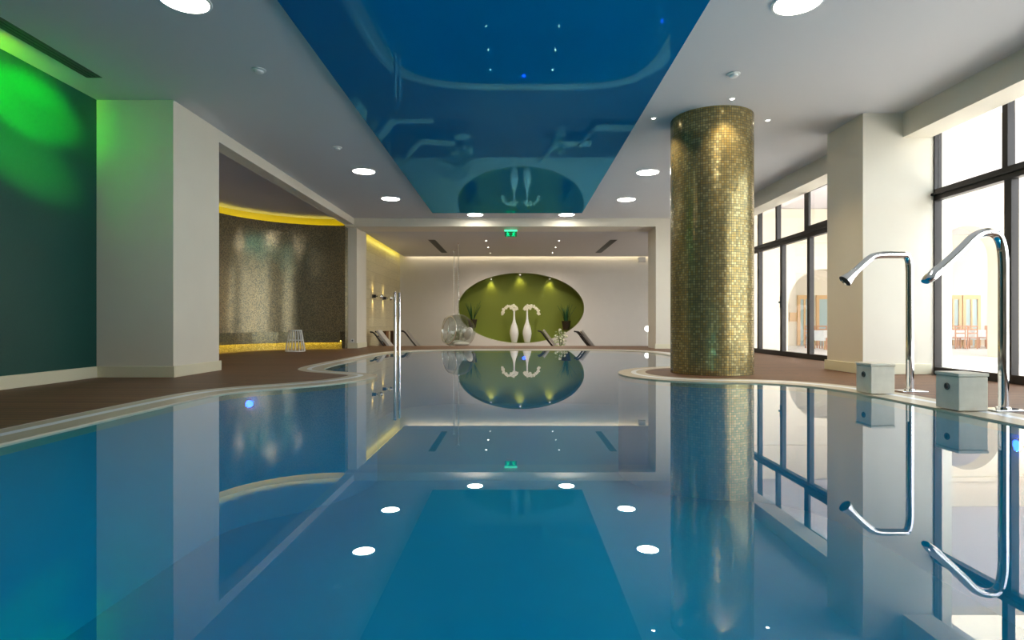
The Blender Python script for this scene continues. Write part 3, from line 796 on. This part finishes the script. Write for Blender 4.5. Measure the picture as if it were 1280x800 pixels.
# ------------------------------------------------------------------ outside: terrace, arches, dining court
struct('terrace', bx(6.0, 60, -20, 26.3, -.5, -.3), 'out_floor')
struct('trim_6', bx(5.75, 6.1, -4.2, 15.8, -.3, ZD), 'stone')
def arch_wall(x0, x1, z1, arches, y, th=.45):
    """arches: (centre, half width, spring height)"""
    pts = [(x0, -.3)]
    for c, h, s in arches:
        pts += [(c-h, -.3), (c-h, s)]+[(c-h*math.cos(PI*k/24), s+h*math.sin(PI*k/24)) for k in range(1, 24)]+[(c+h, s), (c+h, -.3)]
    pts += [(x1, -.3), (x1, z1), (x0, z1)]
    return fill(pts, (), lambda p: (p[0], y, p[1]), (0, th, 0))
t = thing('arcade_wall', 'cream terrace wall with a round arch seen through the farther windows', 'wall', (0, 0, 0))
obj('wall_body', arch_wall(7.9, 12.4, 4.69, [(10.75, 1.25, 1.35)], 20), 'out_wall', t)
obj('cornice', bx(7.85, 12.44, 19.9, 20.0, 3.5, 3.62), 'out_wall', t)
t = thing('arcade_wall', 'cream terrace wall with a tall arch seen through the nearest window', 'wall', (0, 0, 0))
obj('wall_body', arch_wall(12.45, 20, 4.69, [(13.4, .93, 2.68), (16.4, .93, 2.68)], 17), 'out_wall', t)
obj('cornice', bx(12.42, 20, 16.9, 17.0, 3.8, 3.92), 'out_wall', t)
t = thing('loggia_roof', 'flat pale roof sheltering the terrace arches outside the windows', 'roof', (0, 0, 0))
obj('slab', bx(6.05, 24, 10.5, 26, 4.7, 5.0), 'out_soffit', t)
obj('edge_beam', bx(6.05, 24, 10.2, 10.5, 4.45, 5.05), 'out_wall', t)
for x in (18.5, 23.7):
    c = B(); lathe(c, [(.20, 0), (.20, 4.75)], 28, (x, 10.4, -.3)); lathe(c, [(.27, 0), (.27, .15), (.20, .18)], 28, (x, 10.4, -.3)); obj('post', c, 'out_wall', t, True)
bld = thing('courtyard_building', 'cream building with wooden framed windows across the terrace', 'building', (0, 26, -.3))
obj('wall_body', bx(6.3, 34, .01, .4, 0, 8), 'out_wall', bld)
for x0, x1 in ((11.6, 12.3), (12.75, 13.4), (13.6, 14.9), (19.4, 20.15), (20.2, 21.0), (21.4, 22.3)):
    f = B(); box(f, x0, x1, -.07, -.001, 2.1, 2.28); box(f, x0, x0+.13, -.07, -.001, .02, 2.1); box(f, x1-.13, x1, -.07, -.001, .02, 2.1)
    box(f, (x0+x1)/2-.04, (x0+x1)/2+.04, -.06, -.001, .02, 2.1); o = obj('window_frame', f, 'out_wood', bld)
    obj('glazing', bx(x0+.13, x1-.13, -.03, -.001, .02, 2.1), 'out_glass', o)
obj('wooden_panel', bx(12.4, 12.72, -.05, -.001, 1.1, 1.5), 'out_wood', bld)
def table(x, y, label, proto=None):
    if proto: return dup(proto, (x, y, -.3), label)
    t = thing('dining_table', label, 'table', (x, y, -.3), 0, 'dining tables in the courtyard')
    obj('tabletop', bx(-.45, .45, -.45, .45, .70, .73), 'out_wood', t)
    for a in (-1, 1):
        for b in (-1, 1): obj('leg', bx(a*.38-.025, a*.38+.025, b*.38-.025, b*.38+.025, 0, .70), 'out_wood', t)
    return t
def tcloth(x, y, label, proto=None):
    if proto:
        c = proto.copy(); C.objects.link(c); c.location = (x, y, -.3); c['label'] = label; return c
    bm = B(); n = 48; top = []; bot = []
    for i in range(n):
        a = 2*PI*i/n; k = .48/max(abs(math.cos(a)), abs(math.sin(a))); w_ = 1+.04*math.sin(12*a)
        top.append(bm.verts.new((k*math.cos(a), k*math.sin(a), .738))); bot.append(bm.verts.new((k*w_*1.03*math.cos(a), k*w_*1.03*math.sin(a), .34)))
    bm.faces.new(top)
    for i in range(n): bm.faces.new((top[i], top[(i+1) % n], bot[(i+1) % n], bot[i]))
    o = obj('tablecloth', bm, 'cloth', smooth=True); o.location = (x, y, -.3)
    return tag(o, label, 'tablecloth', 'white cloths on the courtyard tables')
def chair(x, y, rz, label, proto=None):
    if proto: return dup(proto, (x, y, -.3), label, rz)
    t = thing('dining_chair', label, 'chair', (x, y, -.3), rz, 'chairs in the courtyard')
    obj('seat', bx(-.21, .21, -.21, .21, .43, .46, bev=.006), 'out_chair', t)
    for a in (-.19, .19):
        for b in (-.19, .19): obj('leg', bx(a-.018, a+.018, b-.018, b+.018, 0, .43), 'out_chair', t)
    bk = B(); box(bk, -.21, -.175, .18, .21, .46, .92); box(bk, .175, .21, .18, .21, .46, .92)
    for z in (.60, .74, .87): box(bk, -.18, .18, .185, .205, z, z+.05)
    obj('backrest', bk, 'out_chair', t); return t
tp = cp = kp = None
spots = [(12.35, 22.6, 'through the farther windows'), (17.9, 23.8, 'leftmost through the nearest window'), (19.3, 24.0, 'second from left through the nearest window'),
         (20.7, 23.8, 'third from left through the nearest window'), (22.0, 24.2, 'rightmost through the nearest window')]
for x, y, wh in spots:
    a = table(x, y, 'courtyard dining table seen '+wh, tp); tp = tp or a
    c = tcloth(x, y, 'white tablecloth on the courtyard table seen '+wh, cp); cp = cp or c
    for dx, dy, rz, sd in ((-.24, -.80, PI, 'front left of'), (.24, -.80, PI, 'front right of'), (-.24, .80, 0, 'back left of'), (.24, .80, 0, 'back right of')):
        k = chair(x+dx, y+dy, rz, 'tan chair %s the table seen %s' % (sd, wh), kp); kp = kp or k

# ------------------------------------------------------------------ daylight
sun = light('sun', 'SUN', (0, -10, 20), 6, (1, .95, .86), angle=math.radians(1))
aim(sun, (.35, .75, -.85))
W = bpy.data.worlds.new('world'); bpy.context.scene.world = W; W.use_nodes = True
nt = W.node_tree; bg = nt.nodes['Background']
sky = nt.nodes.new('ShaderNodeTexSky'); sky.sky_type = 'NISHITA'; sky.sun_disc = False
sky.sun_elevation = math.radians(48); sky.sun_rotation = math.radians(200); sky.air_density = 1; sky.dust_density = 2.5
hs = nt.nodes.new('ShaderNodeHueSaturation'); hs.inputs['Saturation'].default_value = .35
nt.links.new(sky.outputs[0], hs.inputs['Color']); nt.links.new(hs.outputs[0], bg.inputs[0]); bg.inputs[1].default_value = 1.12
# sampling portals in the window openings (no light of their own)
for y0, y1 in ((.8, 7.95), (8.8, 15.8), (16.7, FAR)):
    p = light('portal', 'AREA', (XR+.2, (y0+y1)/2, 1.8), 1, (1, 1, 1), shape='RECTANGLE', size=3.5, size_y=y1-y0, rot=(0, PI/2, 0))
    p.data.cycles.is_portal = True

vs = bpy.context.scene.view_settings
vs.view_transform = 'Standard'; vs.look = 'None'; vs.exposure = .28; vs.gamma = 1; vs.use_curve_mapping = False
